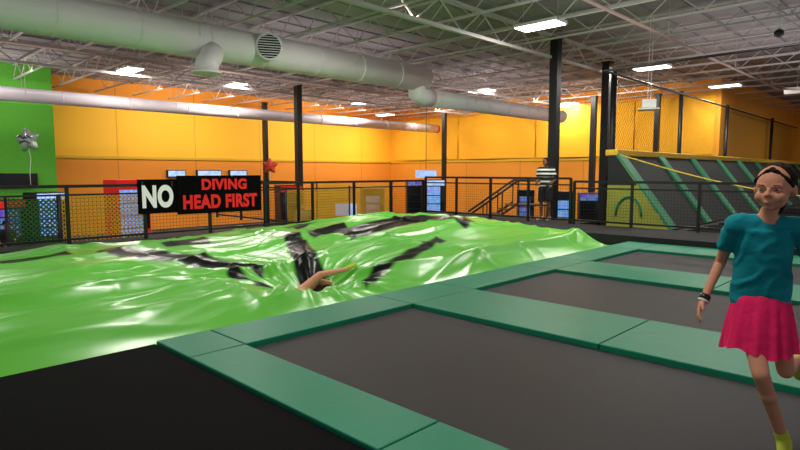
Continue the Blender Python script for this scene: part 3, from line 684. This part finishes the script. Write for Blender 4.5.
def ruffle(z0,z1,r0,r1,amp,ph,name,fr=17):
    mb = MB(); bm = mb.bm; rings = []; N = 180
    for i in range(13):
        t = i/12; z = z0+(z1-z0)*t; row = []
        for a in range(N):
            an = 2*PI*a/N; rad = r0+(r1-r0)*t**.6 + amp*(.15+t)*math.sin(an*fr+ph+2.2*math.sin(2*an+ph)+t)+amp*.6*t*math.sin(an*4+ph)+amp*.4*t*math.sin(an*23+ph)
            row.append(bm.verts.new((.005+math.cos(an)*rad, .0+math.sin(an)*rad*.9-.02*t, z+.014*t*math.sin(an*3+ph)+.004*t*math.sin(an*11))))
        rings.append(row)
    for p, q in zip(rings, rings[1:]):
        for a in range(N): f = bm.faces.new((p[a],p[(a+1)%N],q[(a+1)%N],q[a])); f.smooth = True
    return mb.build(name, M['pink'], r)
ruffle(.80,.52,.100,.158,.007,1.7,'skirt',11)
for a, f, kn in (('al','fl','kl'),('ar','fr','kr')):
    d = (JJ[f]-JJ[a]); dn = d.normalized(); sole = (JJ[a]-JJ[kn]).normalized(); mb = MB()
    mb.cap(JJ[a]+(JJ[kn]-JJ[a])*.12,.032,JJ[a],.034); mb.cap(JJ[a],.034,JJ[f],.029); mb.cap(JJ[a]+sole*.04*k-dn*.025,.030,JJ[f],.028)
    blob('sock', mb, .007, M['sock'], r, 2)
wd = V(J['wl'])-V(J['el'])
MB().cyl(V(J['wl'])-wd*.14,V(J['wl'])-wd*.02,.026,seg=18).build('wristband', M['screen'], r)
MB().cyl(V(J['wl'])-wd*.02,V(J['wl'])+wd*.03,.025,seg=18).build('wristband', M['white'], r)
r.scale = (1.12,)*3; r.location = (g0.x,g0.y,gz); dd = -V((g0.x,g0.y)); r.rotation_euler[2] = math.atan2(dd.x,-dd.y)
# --- person in stripes
m0 = atd(546,172,16.1)
r = empty('person', (0,0,0), 'person in black and white striped shirt standing on the platform by the rail', 'person')
J = dict(pel=(0,0,.93), chest=(0,-.01,1.28), neck=(0,-.01,1.46), head=(0,-.03,1.60), sl=(-.19,0,1.40), sr=(.19,0,1.40),
 el=(-.25,.05,1.12), wl=(-.2,-.17,1.02), er=(.25,.05,1.12), wr=(.2,-.17,1.0), hl=(-.09,0,.9), kl=(-.11,-.02,.49), al=(-.12,.02,.09), fl=(-.14,-.16,.04),
 hr=(.09,0,.9), kr=(.11,-.02,.49), ar=(.12,.02,.09), fr=(.14,-.16,.04))
JJ, B = person(r, J, 1.0, M['skin2'], .010, 1.05, None, True)
mb = MB(); torso(mb, JJ, B, 1.0, .018, 1.08)
for a, e in (('sl','el'),('sr','er')): mb.cyl(JJ[a], JJ[a].lerp(JJ[e],.7), .07,.068, seg=18)
blob('shirt', mb, .012, M['stripes'], r, 2, [(V((0,0,.80)),V((0,0,-1)))])
mb = MB(); mb.sph((0,0,.9),(.16,.12,.13),3)
for a, e in (('hl','kl'),('hr','kr')): mb.cyl(JJ[a], JJ[a].lerp(JJ[e],.92), .11,.095, seg=20)
blob('shorts', mb, .012, M['navy'], r, 2)
for f, a in (('fl','al'),('fr','ar')):
    mb = MB().cap(JJ[a]+V((0,.03,-.045)),.045,JJ[f],.042).cap(JJ[a],.045,JJ[a]+V((0,0,-.04)),.045); blob('shoe', mb, .01, M['white'], r, 1)
r.location = (m0.x,m0.y,.13); r.rotation_euler[2] = math.radians(-85); r.scale = (1.03,)*3
def bystander(px, D, label, shirt, trous, rz, skin='skin3', sc=1.0):
    p = atd(px,172,D); r = empty('person', (0,0,0), label, 'person')
    JJ, B = person(r, J, 1.0, M[skin], .013, 1.0, None, True)
    mb = MB(); torso(mb, JJ, B, 1.0, .018, 1.05)
    for a, e in (('sl','el'),('sr','er')): mb.cyl(JJ[a], JJ[a].lerp(JJ[e],.7), .07,.068, seg=14)
    blob('shirt', mb, .014, M[shirt], r, 2, [(V((0,0,.84)),V((0,0,-1)))])
    mb = MB(); mb.sph((0,0,.9),(.17,.13,.13),3)
    for a, e, w in (('hl','kl','al'),('hr','kr','ar')): mb.cyl(JJ[a], JJ[e], .11,.08, seg=14); mb.cap(JJ[e],.08,JJ[w],.06)
    blob('trousers', mb, .014, M[trous], r, 2)
    r.location = (p.x,p.y,ZF); r.rotation_euler[2] = rz; r.scale = (sc,)*3
bystander(303,18.5,'person in grey shirt seen beyond the rail right of the banner','greyc','jeans',-.5)
bystander(2,14.5,'person in dark top at the left edge behind the rail','navy','navy',.3,'skin',.85)
# --- person sunk in the airbag
r = empty('person', (4.45,6.15,-.3), 'person lying sunk in the airbag with bare leg and lime sock showing', 'person')
def P(px,py,z): p = onz(px,py,z); return (p.x,p.y,p.z)
J = dict(pel=(4.36,6.20,-.20), hl=(4.42,6.22,-.14), hr=(4.34,6.12,-.16), chest=(4.08,6.46,-.38), neck=(3.95,6.60,-.42), head=(3.86,6.70,-.42), sl=(4.11,6.66,-.38), sr=(3.95,6.48,-.38),
 el=(4.3,6.8,-.36), wl=(4.45,6.95,-.36), er=(3.85,6.35,-.36), wr=(4.0,6.2,-.34))
J['kl'] = P(320,275,.10); J['al'] = P(344,270,.12); J['fl'] = P(355,265,.16)
J['kr'] = P(316,281,.0); J['ar'] = P(334,284,-.08); J['fr'] = P(344,283,-.07)
JJ, B = person(r, J, .95, M['skin3'], .009, .95, basis((-.3,.35,.1),(1,.8,0)), True)
mb = MB(); torso(mb, JJ, B, .95, .014)
blob('shirt', mb, .012, M['navy'], r, 2)
for a, f in (('al','fl'),('ar','fr')):
    mb = MB().cap(JJ[a].lerp(JJ[f],.3),.040,JJ[f],.036); blob('sock', mb, .009, M['sock'], r, 2)
